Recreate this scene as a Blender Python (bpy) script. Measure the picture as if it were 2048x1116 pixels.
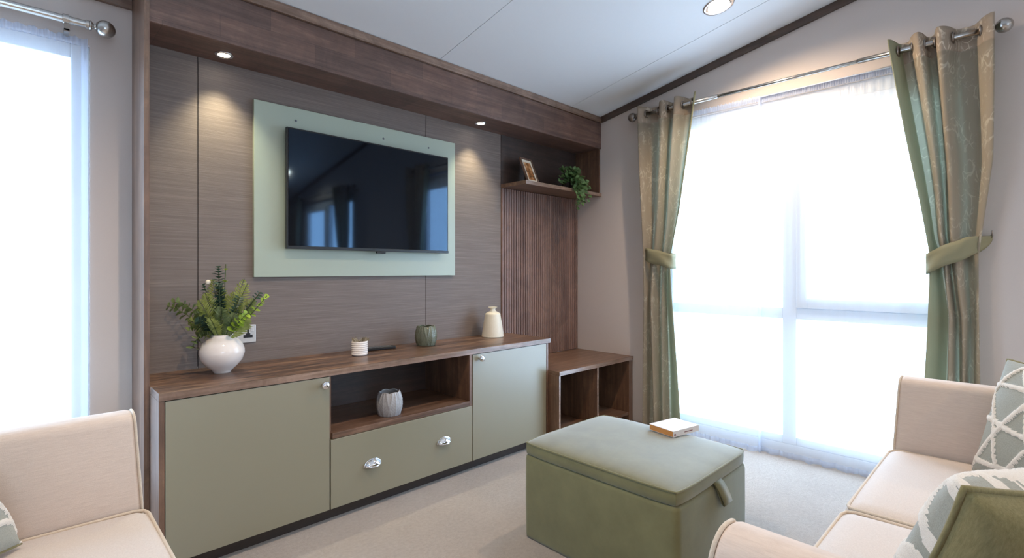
import bpy, bmesh, math, random
from mathutils import Vector, Matrix, noise

for o in list(bpy.data.objects):
    bpy.data.objects.remove(o)
S = bpy.context.scene
COL = S.collection
PI = math.pi

# ------------------------------------------------------------------ camera, sky, exposure
EYE = 1.17
cam_d = bpy.data.cameras.new('camera')
cam = bpy.data.objects.new('camera', cam_d)
COL.objects.link(cam)
cam.location = (0, 0, EYE)
cam.rotation_euler = (PI / 2, 0, math.radians(45.6 - 90))
cam_d.sensor_width = 36
cam_d.lens = 36 * 1010 / 2048
cam_d.shift_y = -17.5 / 2048
cam_d.clip_start = 0.02
S.camera = cam

S.view_settings.view_transform = 'Standard'
S.view_settings.look = 'None'
S.view_settings.gamma = 1
S.view_settings.use_curve_mapping = False
S.view_settings.exposure = 0.48

W = bpy.data.worlds.new('overcast_sky')
S.world = W
W.use_nodes = True
bg = W.node_tree.nodes['Background']
bg.inputs[0].default_value = (0.56, 0.77, 1.0, 1)
bg.inputs[1].default_value = 9.2
_n = W.node_tree.nodes; _l = W.node_tree.links      # pale sky above, duller ground below the horizon
_tc = _n.new('ShaderNodeTexCoord'); _sp = _n.new('ShaderNodeSeparateXYZ'); _rp = _n.new('ShaderNodeValToRGB')
_mr = _n.new('ShaderNodeMapRange'); _mr.inputs[1].default_value = -.2; _mr.inputs[2].default_value = .2
_l.new(_tc.outputs['Generated'], _sp.inputs[0]); _l.new(_sp.outputs[2], _mr.inputs[0]); _l.new(_mr.outputs[0], _rp.inputs[0])
_rp.color_ramp.elements[0].color = (.30, .40, .52, 1); _rp.color_ramp.elements[0].position = .3
_rp.color_ramp.elements[1].color = (.49, .72, 1.0, 1); _rp.color_ramp.elements[1].position = .6
_l.new(_rp.outputs[0], bg.inputs[0])

S.cycles.use_denoising = True
S.cycles.max_bounces = 10
S.cycles.diffuse_bounces = 5
S.cycles.glossy_bounces = 4
S.cycles.transmission_bounces = 6
S.cycles.transparent_max_bounces = 12
S.cycles.sample_clamp_indirect = 6
S.cycles.caustics_reflective = False
S.cycles.caustics_refractive = False

# ------------------------------------------------------------------ main measures (metres)
YW = 2.720      # wall that carries the television
XE = 3.436      # end wall with the big window
YB = -4.02      # opposite side wall
XB = -3.6       # back wall
YR = -0.65      # ridge of the roof
YF = 2.464      # front of the bulkhead
ZC = 2.425      # ceiling height at the bulkhead front
SL = 0.191      # roof slope
def ceil_z(y):
    return ZC + SL * (YF - y) if y > YR else ZC + SL * (YF - 2 * YR + y)

# portals: windows as (axis, centre, width, height)
def portal(loc, rot, w, h):
    l = bpy.data.lights.new('window_portal', 'AREA')
    l.shape = 'RECTANGLE'; l.size = w; l.size_y = h
    l.cycles.is_portal = True
    o = bpy.data.objects.new('window_portal', l)
    o.location = loc; o.rotation_euler = rot
    COL.objects.link(o)
portal((XE + .12, 1.05, 1.128), (0, PI / 2, 0), 2.256, 1.72)
portal((XE + .12, -2.35, 1.128), (0, PI / 2, 0), 2.256, 1.72)
portal((-.7075, YW + .12, 1.125), (-PI / 2, 0, 0), 1.845, 1.95)
portal((-.6, YB - .12, 1.5), (PI / 2, 0, 0), 1.82, 1.3)

# ------------------------------------------------------------------ materials
def srgb(r, g, b):
    f = lambda c: (c / 255 / 12.92) if c / 255 <= .04045 else ((c / 255 + .055) / 1.055) ** 2.4
    return (f(r), f(g), f(b), 1)
class NT:
    def __init__(s, name):
        s.m = bpy.data.materials.new(name); s.m.use_nodes = True
        s.t = s.m.node_tree; s.n = s.t.nodes; s.l = s.t.links
        s.p = s.n['Principled BSDF']; s.out = s.n['Material Output']
    def new(s, typ, **kw):
        nd = s.n.new(typ)
        for k, v in kw.items():
            setattr(nd, k, v)
        return nd
    def ln(s, a, b):
        s.l.new(a, b)
    def coords(s, scale=(1, 1, 1), kind='Object', rot=(0, 0, 0)):
        tc = s.new('ShaderNodeTexCoord'); mp = s.new('ShaderNodeMapping')
        mp.inputs['Scale'].default_value = scale; mp.inputs['Rotation'].default_value = rot
        s.ln(tc.outputs[kind], mp.inputs[0])
        return mp.outputs[0]
    def noise(s, vec, scale=5, detail=4, rough=.6, dist=0):
        nd = s.new('ShaderNodeTexNoise')
        nd.inputs['Scale'].default_value = scale; nd.inputs['Detail'].default_value = detail
        nd.inputs['Roughness'].default_value = rough; nd.inputs['Distortion'].default_value = dist
        s.ln(vec, nd.inputs['Vector'])
        return nd.outputs['Fac']
    def ramp(s, fac, stops):
        r = s.new('ShaderNodeValToRGB'); e = r.color_ramp.elements
        while len(e) < len(stops):
            e.new(.5)
        for i, (p, c) in enumerate(stops):
            e[i].position = p; e[i].color = c
        s.ln(fac, r.inputs[0])
        return r.outputs[0]
    def mix(s, fac, a, b, mode='MIX'):
        m = s.new('ShaderNodeMix', data_type='RGBA', blend_type=mode)
        for inp, v in ((m.inputs[0], fac), (m.inputs[6], a), (m.inputs[7], b)):
            if isinstance(v, (int, float)) or isinstance(v, tuple):
                inp.default_value = v
            else:
                s.ln(v, inp)
        return m.outputs[2]
    def bump(s, h, strength=.2, dist=.002):
        b = s.new('ShaderNodeBump'); b.inputs['Strength'].default_value = strength
        b.inputs['Distance'].default_value = dist
        s.ln(h, b.inputs['Height']); s.ln(b.outputs[0], s.p.inputs['Normal'])
    def col(s, c):
        if isinstance(c, tuple):
            s.p.inputs['Base Color'].default_value = c
        else:
            s.ln(c, s.p.inputs['Base Color'])
    def set(s, **kw):
        for k, v in kw.items():
            s.p.inputs[k.replace('_', ' ')].default_value = v

def plain(name, c, rough=.5, metal=0, bump=0, scale=60, var=.04, **kw):
    t = NT(name); v = t.coords()
    n = t.noise(v, scale, 3)
    dark = tuple(x * (1 - var * 2) for x in c[:3]) + (1,)
    t.col(t.ramp(n, [(.3, dark), (.7, c)]))
    t.set(Roughness=rough, Metallic=metal)
    if bump:
        t.bump(n, bump)
    for k, val in kw.items():
        t.p.inputs[k.replace('_', ' ')].default_value = val
    return t.m

def wood(name, axis, base=(128, 96, 76), dark=(84, 60, 46), light=(158, 126, 104), rough=.36, staves=None, figure=0):
    t = NT(name)
    sc = [26, 26, 26]; sc[axis] = 1.6
    v = t.coords(tuple(sc))
    n = t.noise(v, 1.0, 8, .68, .6)
    c = t.ramp(n, [(.28, srgb(*dark)), (.5, srgb(*base)), (.72, srgb(*light))])
    v2 = t.coords((1.4, 9, 9) if figure else (3, 3, 3))
    n2 = t.noise(v2, 1.6 if figure else 1.3, 6, .75, 1.6)
    c = t.mix(t.ramp(n2, [(.40 if figure else .35, (.9, .9, .9, 1) if figure else (.55, .55, .55, 1)), (.56 if figure else .7, (0, 0, 0, 1))]), c, srgb(*[int(x * .8) for x in dark]))
    sc3 = [120, 120, 120]; sc3[axis] = 2.5
    n3 = t.noise(t.coords(tuple(sc3)), 1, 4)
    c = t.mix(.35, c, t.ramp(n3, [(.35, (.45, .42, .4, 1)), (.6, (1, 1, 1, 1))]), 'MULTIPLY')
    if staves:
        br = t.new('ShaderNodeTexBrick')
        br.inputs['Scale'].default_value = 1
        br.inputs['Brick Width'].default_value = staves[0]; br.inputs['Row Height'].default_value = staves[1]
        br.inputs['Mortar Size'].default_value = .0008
        br.inputs['Color1'].default_value = (.72, .68, .70, 1); br.inputs['Color2'].default_value = (1.25, 1.15, 1.1, 1)
        br.inputs['Mortar'].default_value = (.5, .45, .45, 1)
        t.ln(t.coords((1, 1, 1), rot=(PI / 2, 0, 0)), br.inputs['Vector'])
        c = t.mix(.75, c, br.outputs['Color'], 'MULTIPLY')
    t.col(c); t.set(Roughness=rough); t.p.inputs['Specular IOR Level'].default_value = .75
    t.bump(n3, .15, .001)
    return t.m

M = {}
M['wood_x'] = wood('walnut_along_x', 0)
M['wood_y'] = wood('walnut_along_y', 1)
M['wood_z'] = wood('walnut_upright', 2)
M['wood_beam'] = wood('walnut_staves', 0, base=(120, 92, 80), dark=(86, 64, 55), light=(146, 118, 104), staves=(.42, .095), rough=.42)
M['wood_slat'] = wood('walnut_slats', 2, base=(146, 112, 98), dark=(104, 78, 67), light=(168, 134, 118), rough=.45)
M['wood_recess_shade'] = wood('walnut_recess_shade', 0, base=(72, 54, 46), dark=(50, 36, 30), light=(90, 68, 58), rough=.5)  # darker walnut: shade of the recesses put into the back panel colour
M['wood_trim'] = wood('walnut_gable_trim', 1, base=(84, 64, 52), dark=(58, 43, 35), light=(102, 80, 66), rough=.45)
M['wood_edge_lit'] = wood('walnut_edge_lit', 0, base=(150, 122, 104), dark=(112, 88, 74), light=(178, 150, 132), rough=.22)  # paler walnut: lamp and window light on board edges put into the colour
M['wood_top'] = wood('walnut_figured_top', 0, base=(126, 94, 74), dark=(66, 46, 34), light=(164, 128, 98), rough=.33, figure=1)

t = NT('grasscloth'); v = t.coords((3.0, 3, 260))
n = t.noise(v, 1, 6, .75)
n2 = t.noise(t.coords((1, 1, 40)), 1.5, 4)
c = t.ramp(n, [(.3, srgb(94, 81, 74)), (.52, srgb(118, 105, 97)), (.72, srgb(150, 137, 127))])
c = t.mix(.35, c, t.ramp(n2, [(.3, srgb(112, 100, 94)), (.7, srgb(132, 120, 112))]))
t.col(c); t.set(Roughness=.6); t.bump(n, .35, .002); M['grasscloth'] = t.m

M['paint'] = plain('wall_paint', srgb(208, 197, 190), .8, bump=.03, scale=200, var=.01)
M['ceil'] = plain('ceiling_board', srgb(226, 228, 230), .6, var=.005)
M['seam'] = plain('seam_grey', srgb(120, 122, 128), .6)
M['sage'] = plain('sage_lacquer', srgb(138, 132, 110), .36, scale=3, var=.01, Specular_IOR_Level=1.0, Coat_Weight=.5, Coat_Roughness=.25)
M['sage_pale'] = plain('pale_sage_lacquer', srgb(164, 174, 156), .4, scale=3, var=.01, Specular_IOR_Level=.8)
M['plinth'] = plain('plinth_dark', srgb(58, 48, 42), .5)
M['upvc'] = plain('white_upvc', srgb(228, 234, 242), .35, var=.005)
M['chrome'] = plain('chrome', (.9, .9, .92, 1), .09, 1)
M['nickel'] = plain('brushed_nickel', (.52, .50, .47, 1), .24, 1, scale=20)
M['bronze'] = plain('antique_metal', (.30, .26, .23, 1), .3, 1, scale=20)
M['blackp'] = plain('black_plastic', srgb(18, 18, 20), .35)
M['white_ceramic'] = plain('white_glazed_ceramic', srgb(240, 230, 222), .12, var=.01)
M['cream_ceramic'] = plain('cream_ribbed_ceramic', srgb(228, 218, 198), .45, bump=.2, scale=90, var=.03)
M['socket'] = plain('socket_plate', srgb(205, 205, 205), .3, .2)
M['hole'] = plain('dark_hole', srgb(20, 22, 28), .6)

t = NT('carpet'); v = t.coords()
n = t.noise(v, 330, 3, .8); n2 = t.noise(v, 2.2, 5, .6, .5); n3 = t.noise(v, 60, 3, .7)
c = t.ramp(n, [(.3, srgb(156, 137, 120)), (.65, srgb(212, 192, 174))])
c = t.mix(.5, c, t.ramp(n2, [(.35, srgb(176, 159, 143)), (.65, srgb(210, 194, 178))]))
c = t.mix(.3, c, t.ramp(n3, [(.3, srgb(160, 148, 138)), (.7, srgb(215, 206, 196))]))
t.col(c); t.set(Roughness=.95); t.p.inputs['Sheen Weight'].default_value = .3
mx = t.new('ShaderNodeMath', operation='ADD'); t.ln(n, mx.inputs[0]); t.ln(n3, mx.inputs[1])
t.bump(mx.outputs[0], .8, .01); M['carpet'] = t.m

def fabric(name, c1, c2, sx=(300, 300, 30), rough=.9, sheen=.2, strength=.3):
    t = NT(name)
    n = t.noise(t.coords(sx), 1, 4, .7)
    nb = t.noise(t.coords((600, 600, 600)), 1, 2)
    c = t.ramp(n, [(.3, c1), (.7, c2)])
    t.col(c); t.set(Roughness=rough); t.p.inputs['Sheen Weight'].default_value = sheen
    mx = t.new('ShaderNodeMath', operation='ADD'); t.ln(n, mx.inputs[0]); t.ln(nb, mx.inputs[1])
    t.bump(mx.outputs[0], strength, .0015)
    return t.m
M['linen'] = fabric('cream_linen', srgb(200, 181, 166), srgb(214, 196, 181), (22, 22, 420))
M['linen_seat'] = fabric('cream_linen_seat', srgb(200, 186, 174), srgb(214, 201, 190), (260, 260, 260))
M['piping'] = fabric('linen_piping', srgb(196, 180, 160), srgb(214, 198, 178), (200, 200, 200))
M['velvet'] = fabric('green_velvet', srgb(102, 98, 60), srgb(116, 112, 72), (7, 7, 7), .75, .4, .1)
M['velvet_top'] = fabric('green_velvet_top', srgb(102, 99, 70), srgb(120, 116, 84), (9, 9, 9), .7, .6, .1)
M['cush_sage'] = fabric('sage_linen', srgb(138, 138, 126), srgb(158, 158, 146), (300, 300, 300))
M['cush_green'] = fabric('olive_linen', srgb(112, 102, 62), srgb(134, 124, 82), (260, 40, 260))
M['cush_cream'] = fabric('cream_tufting', srgb(218, 206, 190), srgb(240, 232, 220), (500, 500, 500), .95, .3, .8)

def cloth(name, colour, trans, motif=None, tcol=None):
    t = NT(name); t.col(colour)
    if motif:
        v = t.coords((1, 1, .6))
        vo = t.new('ShaderNodeTexVoronoi', feature='DISTANCE_TO_EDGE'); vo.inputs['Scale'].default_value = 22
        nz = t.new('ShaderNodeTexNoise'); nz.inputs['Scale'].default_value = 9
        t.ln(v, nz.inputs['Vector'])
        ad = t.mix(.12, v, nz.outputs['Color'], 'LINEAR_LIGHT')
        t.ln(ad, vo.inputs['Vector'])
        fac = t.ramp(vo.outputs['Distance'], [(.03, (1, 1, 1, 1)), (.09, (0, 0, 0, 1))])
        n = t.noise(v, 14, 4, .7)
        f2 = t.mix(t.ramp(n, [(.48, (0, 0, 0, 1)), (.58, (1, 1, 1, 1))]), (0, 0, 0, 1), fac)
        t.col(t.mix(f2, colour, motif))
    n = t.noise(t.coords((500, 500, 500)), 1, 2)
    t.bump(n, .2, .001)
    t.set(Roughness=.85)
    if trans:
        tr = t.new('ShaderNodeBsdfTranslucent'); tr.inputs[0].default_value = tcol or colour
        ms = t.new('ShaderNodeMixShader'); ms.inputs[0].default_value = trans
        t.ln(t.p.outputs[0], ms.inputs[1]); t.ln(tr.outputs[0], ms.inputs[2])
        t.ln(ms.outputs[0], t.out.inputs[0])
    return t.m
M['cur_print'] = cloth('leaf_print_curtain', srgb(172, 156, 138), .42, srgb(216, 206, 190), srgb(204, 206, 190))
M['cur_head'] = cloth('leaf_print_heading', srgb(160, 144, 126), 0, srgb(210, 196, 176))
M['cur_lining'] = cloth('sage_lining', srgb(176, 180, 160), .40, None, srgb(208, 212, 196))
M['cur_sage'] = cloth('sage_border', srgb(150, 148, 120), .14, None, srgb(170, 184, 160))
M['tie'] = cloth('sage_tieback', srgb(136, 132, 104), 0)

def voile(name, opac, c=(.92, .95, 1, 1)):
    t = NT(name); t.n.remove(t.p)
    tp = t.new('ShaderNodeBsdfTransparent'); tp.inputs[0].default_value = (.98, .99, 1, 1)
    tl = t.new('ShaderNodeBsdfTranslucent'); tl.inputs[0].default_value = c
    df = t.new('ShaderNodeBsdfDiffuse'); df.inputs[0].default_value = c
    m1 = t.new('ShaderNodeMixShader'); m1.inputs[0].default_value = .55
    t.ln(tl.outputs[0], m1.inputs[1]); t.ln(df.outputs[0], m1.inputs[2])
    m2 = t.new('ShaderNodeMixShader'); m2.inputs[0].default_value = opac
    t.ln(tp.outputs[0], m2.inputs[1]); t.ln(m1.outputs[0], m2.inputs[2])
    t.ln(m2.outputs[0], t.out.inputs[0]); return t.m
M['sheer'] = voile('sheer_voile', .22)
M['sheer_hem'] = voile('sheer_gathered_hem', .55, (.70, .78, .95, 1))

t = NT('window_glass'); t.n.remove(t.p)
tp = t.new('ShaderNodeBsdfTransparent'); gl = t.new('ShaderNodeBsdfGlossy'); gl.inputs['Roughness'].default_value = .02
m1 = t.new('ShaderNodeMixShader'); m1.inputs[0].default_value = .04; t.ln(tp.outputs[0], m1.inputs[1]); t.ln(gl.outputs[0], m1.inputs[2])
t.ln(m1.outputs[0], t.out.inputs[0]); M['glass'] = t.m

t = NT('tv_glass'); t.col((.004, .004, .006, 1)); t.set(Roughness=.045)
t.p.inputs['Specular IOR Level'].default_value = .55
t.p.inputs['Specular Tint'].default_value = (.45, .7, 1, 1)
M['tv'] = t.m

def emit(name, c, s):
    t = NT(name); t.n.remove(t.p)
    e = t.new('ShaderNodeEmission'); e.inputs[0].default_value = c; e.inputs[1].default_value = s
    t.ln(e.outputs[0], t.out.inputs[0]); return t.m
M['lamp'] = emit('lamp_lens', (1, .93, .80, 1), 14)

def leafm(name, c1, c2):
    t = NT(name); n = t.noise(t.coords((1, 1, 1)), 45, 3)
    t.col(t.ramp(n, [(.35, c1), (.65, c2)])); t.set(Roughness=.5)
    tr = t.new('ShaderNodeBsdfTranslucent'); tr.inputs[0].default_value = c2
    ms = t.new('ShaderNodeMixShader'); ms.inputs[0].default_value = .2
    t.ln(t.p.outputs[0], ms.inputs[1]); t.ln(tr.outputs[0], ms.inputs[2]); t.ln(ms.outputs[0], t.out.inputs[0])
    return t.m
M['fern'] = leafm('fern_green', srgb(122, 134, 56), srgb(176, 184, 104))
M['euca'] = leafm('eucalyptus_green', srgb(38, 62, 52), srgb(70, 98, 82))
M['lime'] = leafm('lime_leaf', srgb(120, 150, 40), srgb(172, 196, 70))
M['olive_leaf'] = leafm('olive_leaf', srgb(84, 100, 56), srgb(132, 146, 92))
M['ivy'] = leafm('trailing_leaf', srgb(52, 86, 44), srgb(118, 152, 96))
M['stem'] = plain('stem', srgb(90, 100, 60), .6)

# ------------------------------------------------------------------ geometry helpers
def finish(name, bm, mats, root=None, parent=None, smooth=False, keep=False):
    """link bm as one mesh; coordinates are given in the build frame, root = top empty."""
    me = bpy.data.meshes.new(name)
    if root is not None:
        bmesh.ops.translate(bm, verts=bm.verts, vec=-Vector(root.location))
    if not keep:
        bmesh.ops.recalc_face_normals(bm, faces=bm.faces)
    bm.to_mesh(me); bm.free()
    o = bpy.data.objects.new(name, me); COL.objects.link(o)
    for m in (mats if isinstance(mats, (list, tuple)) else [mats]):
        me.materials.append(m)
    if smooth:
        for p in me.polygons:
            p.use_smooth = True
    if root is not None:
        o.parent = parent or root
    return o
def thing(name, label, cat, loc=(0, 0, 0), group=None):
    o = bpy.data.objects.new(name, None); COL.objects.link(o); o.location = loc
    o.empty_display_size = .05
    o['label'] = label; o['category'] = cat
    if group:
        o['group'] = group
    return o
def tag(o, label, cat, group=None):
    o['label'] = label; o['category'] = cat
    if group:
        o['group'] = group
    return o
def struct(name, bm, m, label=None, smooth=False):
    o = finish(name, bm, m, smooth=smooth); o['kind'] = 'structure'
    if label:
        o['label'] = label
    return o
def B():
    return bmesh.new()
def box(bm, x0, x1, y0, y1, z0, z1, bev=0, seg=2, mi=0):
    r = bmesh.ops.create_cube(bm, size=1)
    vs = r['verts']
    for v in vs:
        v.co = Vector(((x0 + x1) / 2 + v.co.x * (x1 - x0), (y0 + y1) / 2 + v.co.y * (y1 - y0), (z0 + z1) / 2 + v.co.z * (z1 - z0)))
    fs = list({f for v in vs for f in v.link_faces})
    for f in fs:
        f.material_index = mi
    if bev:
        es = list({e for v in vs for e in v.link_edges})
        r = bmesh.ops.bevel(bm, geom=es, offset=bev, segments=seg, affect='EDGES', profile=.5)
        for f in r['faces']:
            f.material_index = mi
    return bm
def quick(x0, x1, y0, y1, z0, z1, bev=0, seg=2):
    return box(B(), x0, x1, y0, y1, z0, z1, bev, seg)
def lathe(bm, c, prof, n=48, axis='z', mod=None):
    """prof = [(r, h)]"""
    rings = []
    for r, h in prof:
        ring = []
        for i in range(n):
            a = 2 * PI * i / n
            rr = r * (mod(a, h) if mod else 1)
            p = (rr * math.cos(a), rr * math.sin(a), h)
            if axis == 'y': p = (p[0], p[2], p[1])
            if axis == 'x': p = (p[2], p[0], p[1])
            ring.append(bm.verts.new(Vector(c) + Vector(p)))
        rings.append(ring)
    for a, b in zip(rings, rings[1:]):
        for i in range(n):
            bm.faces.new((a[i], a[(i + 1) % n], b[(i + 1) % n], b[i]))
    for ring, r in ((rings[0], prof[0][0]), (rings[-1], prof[-1][0])):
        if r > 1e-5:
            bm.faces.new(ring)
    if prof[0][0] <= 1e-5 or prof[-1][0] <= 1e-5:
        bmesh.ops.remove_doubles(bm, verts=bm.verts, dist=1e-6)
    return bm
def tube(bm, pts, r, n=10, closed=False, cap=True, mi=0):
    pts = [Vector(p) for p in pts]; N = len(pts); rings = []
    prev = None
    for i, p in enumerate(pts):
        if closed:
            d = pts[(i + 1) % N] - pts[i - 1]
        else:
            d = pts[min(i + 1, N - 1)] - pts[max(i - 1, 0)]
        d.normalize()
        if prev is None:
            up = Vector((0, 0, 1)) if abs(d.z) < .9 else Vector((1, 0, 0))
            a = d.cross(up).normalized()
        else:
            a = (prev - d * prev.dot(d)).normalized()
        prev = a; b = d.cross(a)
        rr = r[i] if isinstance(r, (list, tuple)) else r
        rings.append([bm.verts.new(p + (a * math.cos(2 * PI * k / n) + b * math.sin(2 * PI * k / n)) * rr) for k in range(n)])
    rng = range(N if closed else N - 1)
    for i in rng:
        A, Bb = rings[i], rings[(i + 1) % N]
        for k in range(n):
            f = bm.faces.new((A[k], A[(k + 1) % n], Bb[(k + 1) % n], Bb[k])); f.material_index = mi
    if cap and not closed:
        for ring in (rings[0], rings[-1]):
            f = bm.faces.new(ring); f.material_index = mi
    return bm
def prism(bm, poly, axis, a, b):
    """extrude 2D poly along axis from a to b. axis x: poly=(y,z); y: (x,z); z: (x,y)"""
    def P(u, v, w):
        return {'x': (w, u, v), 'y': (u, w, v), 'z': (u, v, w)}[axis]
    A = [bm.verts.new(P(u, v, a)) for u, v in poly]; Bq = [bm.verts.new(P(u, v, b)) for u, v in poly]
    bm.faces.new(A); bm.faces.new(Bq)
    for i in range(len(poly)):
        j = (i + 1) % len(poly)
        bm.faces.new((A[i], A[j], Bq[j], Bq[i]))
    return bm
def torus(bm, c, R, r, axis='y', n=24, m=10):
    pts = []
    for i in range(n):
        a = 2 * PI * i / n
        p = {'y': (R * math.cos(a), 0, R * math.sin(a)), 'x': (0, R * math.cos(a), R * math.sin(a)), 'z': (R * math.cos(a), R * math.sin(a), 0)}[axis]
        pts.append(Vector(c) + Vector(p))
    return tube(bm, pts, r, m, closed=True)
def copy_tree(o, parent=None):
    c = o.copy(); COL.objects.link(c)
    if parent is not None:
        c.parent = parent
    for ch in list(o.children):
        copy_tree(ch, c)
    return c

# ------------------------------------------------------------------ room shell
T = .12
struct('floor', quick(XB - T, XE + T, YB - T, YW + T, -.1, 0), M['carpet'], 'beige cut pile carpet')

# end wall (photo right) with two tall windows
def end_wall():
    bm = B()
    z1 = 2.256
    ys = [YB - T, -3.22, -1.48, .19, 1.91, YW + T]
    for a, b in ((ys[0], ys[1]), (ys[2], ys[3]), (ys[4], ys[5])):
        box(bm, XE, XE + T, a, b, 0, z1)
    prism(bm, [(YB - T, z1), (YW + T, z1), (YW + T, ceil_z(YW) + .03), (YR, ceil_z(YR) + .05), (YB - T, ceil_z(YB) + .03)], 'x', XE, XE + T)
    return bm
struct('wall_right', end_wall(), M['paint'], 'pale end wall holding the tall window')
bm = B()   # side wall with television and left window
box(bm, XB - T, -1.63, YW, YW + T, 0, 2.47); box(bm, .215, XE - .001, YW, YW + T, 0, 2.47)
box(bm, -1.63, .215, YW, YW + T, 2.10, 2.47); box(bm, -1.63, .215, YW, YW + T, 0, .15)
struct('wall_left', bm, M['paint'])
bm = B()
box(bm, XB - T, -1.5, YB - T, YB, 0, 2.47); box(bm, .3, XE - .001, YB - T, YB, 0, 2.47)
box(bm, -1.5, .3, YB - T, YB, 2.12, 2.47); box(bm, -1.5, .3, YB - T, YB, 0, .85)
struct('wall_opposite', bm, M['paint'])
bm = B()
prism(bm, [(YB, 0), (YW, 0), (YW, ceil_z(YW) + .03), (YR, ceil_z(YR) + .05), (YB, ceil_z(YB) + .03)], 'x', XB - T, XB)
struct('wall_back', bm, M['paint'])

# ceiling boards with narrow joints
bm = B()
seams = [XB - T, -3.16, -1.92, -.68, .56, 1.80, 3.04, XE + T]
for i in range(len(seams) - 1):
    a, b = seams[i] + .002, seams[i + 1] - .002
    prism(bm, [(YR, ceil_z(YR)), (YW + T, ceil_z(YW + T)), (YW + T, ceil_z(YW + T) + .02), (YR, ceil_z(YR) + .02)], 'x', a, b)
    prism(bm, [(YR, ceil_z(YR)), (YB - T, ceil_z(YB - T)), (YB - T, ceil_z(YB - T) + .02), (YR, ceil_z(YR) + .02)], 'x', a, b)
for f in bm.faces: f.material_index = 0
n0 = len(bm.faces)
prism(bm, [(YR, ceil_z(YR) + .006), (YW + T, ceil_z(YW + T) + .006), (YW + T, ceil_z(YW + T) + .1), (YR, ceil_z(YR) + .1), (YB - T, ceil_z(YB - T) + .1), (YB - T, ceil_z(YB - T) + .006)], 'x', XB - T, XE + T)
bm.faces.ensure_lookup_table()
for f in bm.faces[n0:]: f.material_index = 1
struct('ceiling', bm, [M['ceil'], M['seam']], 'white boarded ceiling rising to the ridge')

# trims
bm = B()
def strip(y0, y1, h=.048):
    prism(bm, [(y0, ceil_z(y0)), (y1, ceil_z(y1)), (y1, ceil_z(y1) - h), (y0, ceil_z(y0) - h)], 'x', XE - .018, XE)
strip(YF - .02, YR); strip(YR, YB)
struct('trim_1', bm, M['wood_trim'], 'dark wood gable trim under the sloping ceiling')
bm = quick(.357, XE - .002, YF - .018, YF, 2.379, 2.424)
struct('trim_2', bm, M['wood_edge_lit'], 'pale edged wood strip above the bulkhead')
# bulkhead
bm = B()
box(bm, .3745, XE - .001, YF, YW, 2.167, 2.40)
box(bm, .3745, XE - .001, YF - .006, YF, 2.167, 2.376, .002, 1)
bx = struct('trim_3', bm, M['wood_beam'], 'deep walnut bulkhead over the television wall')
# post
struct('trim_4', quick(.355, .373, 2.43, YW, 0, ceil_z(2.43) - .005), M['wood_z'], 'tall walnut side panel left of the sideboard')
# side wall head trim on the left
struct('trim_5', quick(XB, .353, YW - .02, YW, 2.295, 2.40), M['wood_x'], 'wood head trim above the left window')

# grasscloth boards (three, with grooves) on the television wall
bm = B()
for a, b in ((.374, .600), (.604, 1.877), (1.881, 2.540)):
    box(bm, a, b, YW - .008, YW, .5, 2.167)
struct('wall_feature', bm, M['grasscloth'], 'taupe grasscloth boards behind the television')
bm = quick(.600, .604, YW - .003, YW, .72, 2.166); box(bm, 1.877, 1.881, YW - .003, YW, .72, 2.166)
struct('trim_6', bm, M['plinth'], 'dark joints between the grasscloth boards')

# ------------------------------------------------------------------ windows
def frame_rect(bm, ax, p0, p1, a0, a1, z0, z1, w):
    """rectangular ring in plane; ax 'x' = window in plane X const (p0..p1 thickness in x; a along y)"""
    def bb(a, b, c, d):
        if ax == 'x': box(bm, p0, p1, a, b, c, d, .004)
        else: box(bm, a, b, p0, p1, c, d, .004)
    bb(a0, a0 + w, z0, z1); bb(a1 - w, a1, z0, z1)
    bb(a0 + w, a1 - w, z0, z0 + w); bb(a0 + w, a1 - w, z1 - w, z1)
def tall_window(name, y0, y1, ym, label):
    r = bpy.data.objects.new(name, None); COL.objects.link(r); r.location = (XE + .05, (y0 + y1) / 2, 0)
    r['kind'] = 'structure'; r['label'] = label
    bm = B()
    Z1 = 2.256
    frame_rect(bm, 'x', XE + .02, XE + .09, y0, y1, .0, Z1, .08)
    box(bm, XE + .02, XE + .09, ym + .005, ym + .085, .08, Z1 - .08, .004)
    box(bm, XE + .02, XE + .09, y0 + .08, ym + .005, .865, .935, .004)
    box(bm, XE + .02, XE + .09, ym + .085, y1 - .08, .865, .935, .004)
    box(bm, XE + .02, XE + .09, y0 + .08, ym + .005, .08, .13, .004)
    box(bm, XE + .02, XE + .09, ym + .085, y1 - .08, .08, .13, .004)
    finish('window_frame', bm, M['upvc'], r)
    bm = B(); frame_rect(bm, 'x', XE + .005, XE + .06, y0 + .075, ym + .004, .936, Z1 - .082, .062)
    finish('window_sash', bm, M['upvc'], r)
    for (a, b, c, d) in ((y0 + .138, ym - .059, .999, Z1 - .145), (y0 + .081, ym + .004, .131, .864), (ym + .086, y1 - .081, .936, Z1 - .081), (ym + .086, y1 - .081, .131, .864)):
        finish('window_pane', quick(XE + .045, XE + .049, a, b, c, d), M['glass'], r)
tall_window('window_1', .19, 1.91, 1.0, 'tall white framed window with an opening upper sash')
tall_window('window_2', -3.22, -1.48, -2.4, 'second tall window of the end wall')
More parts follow.
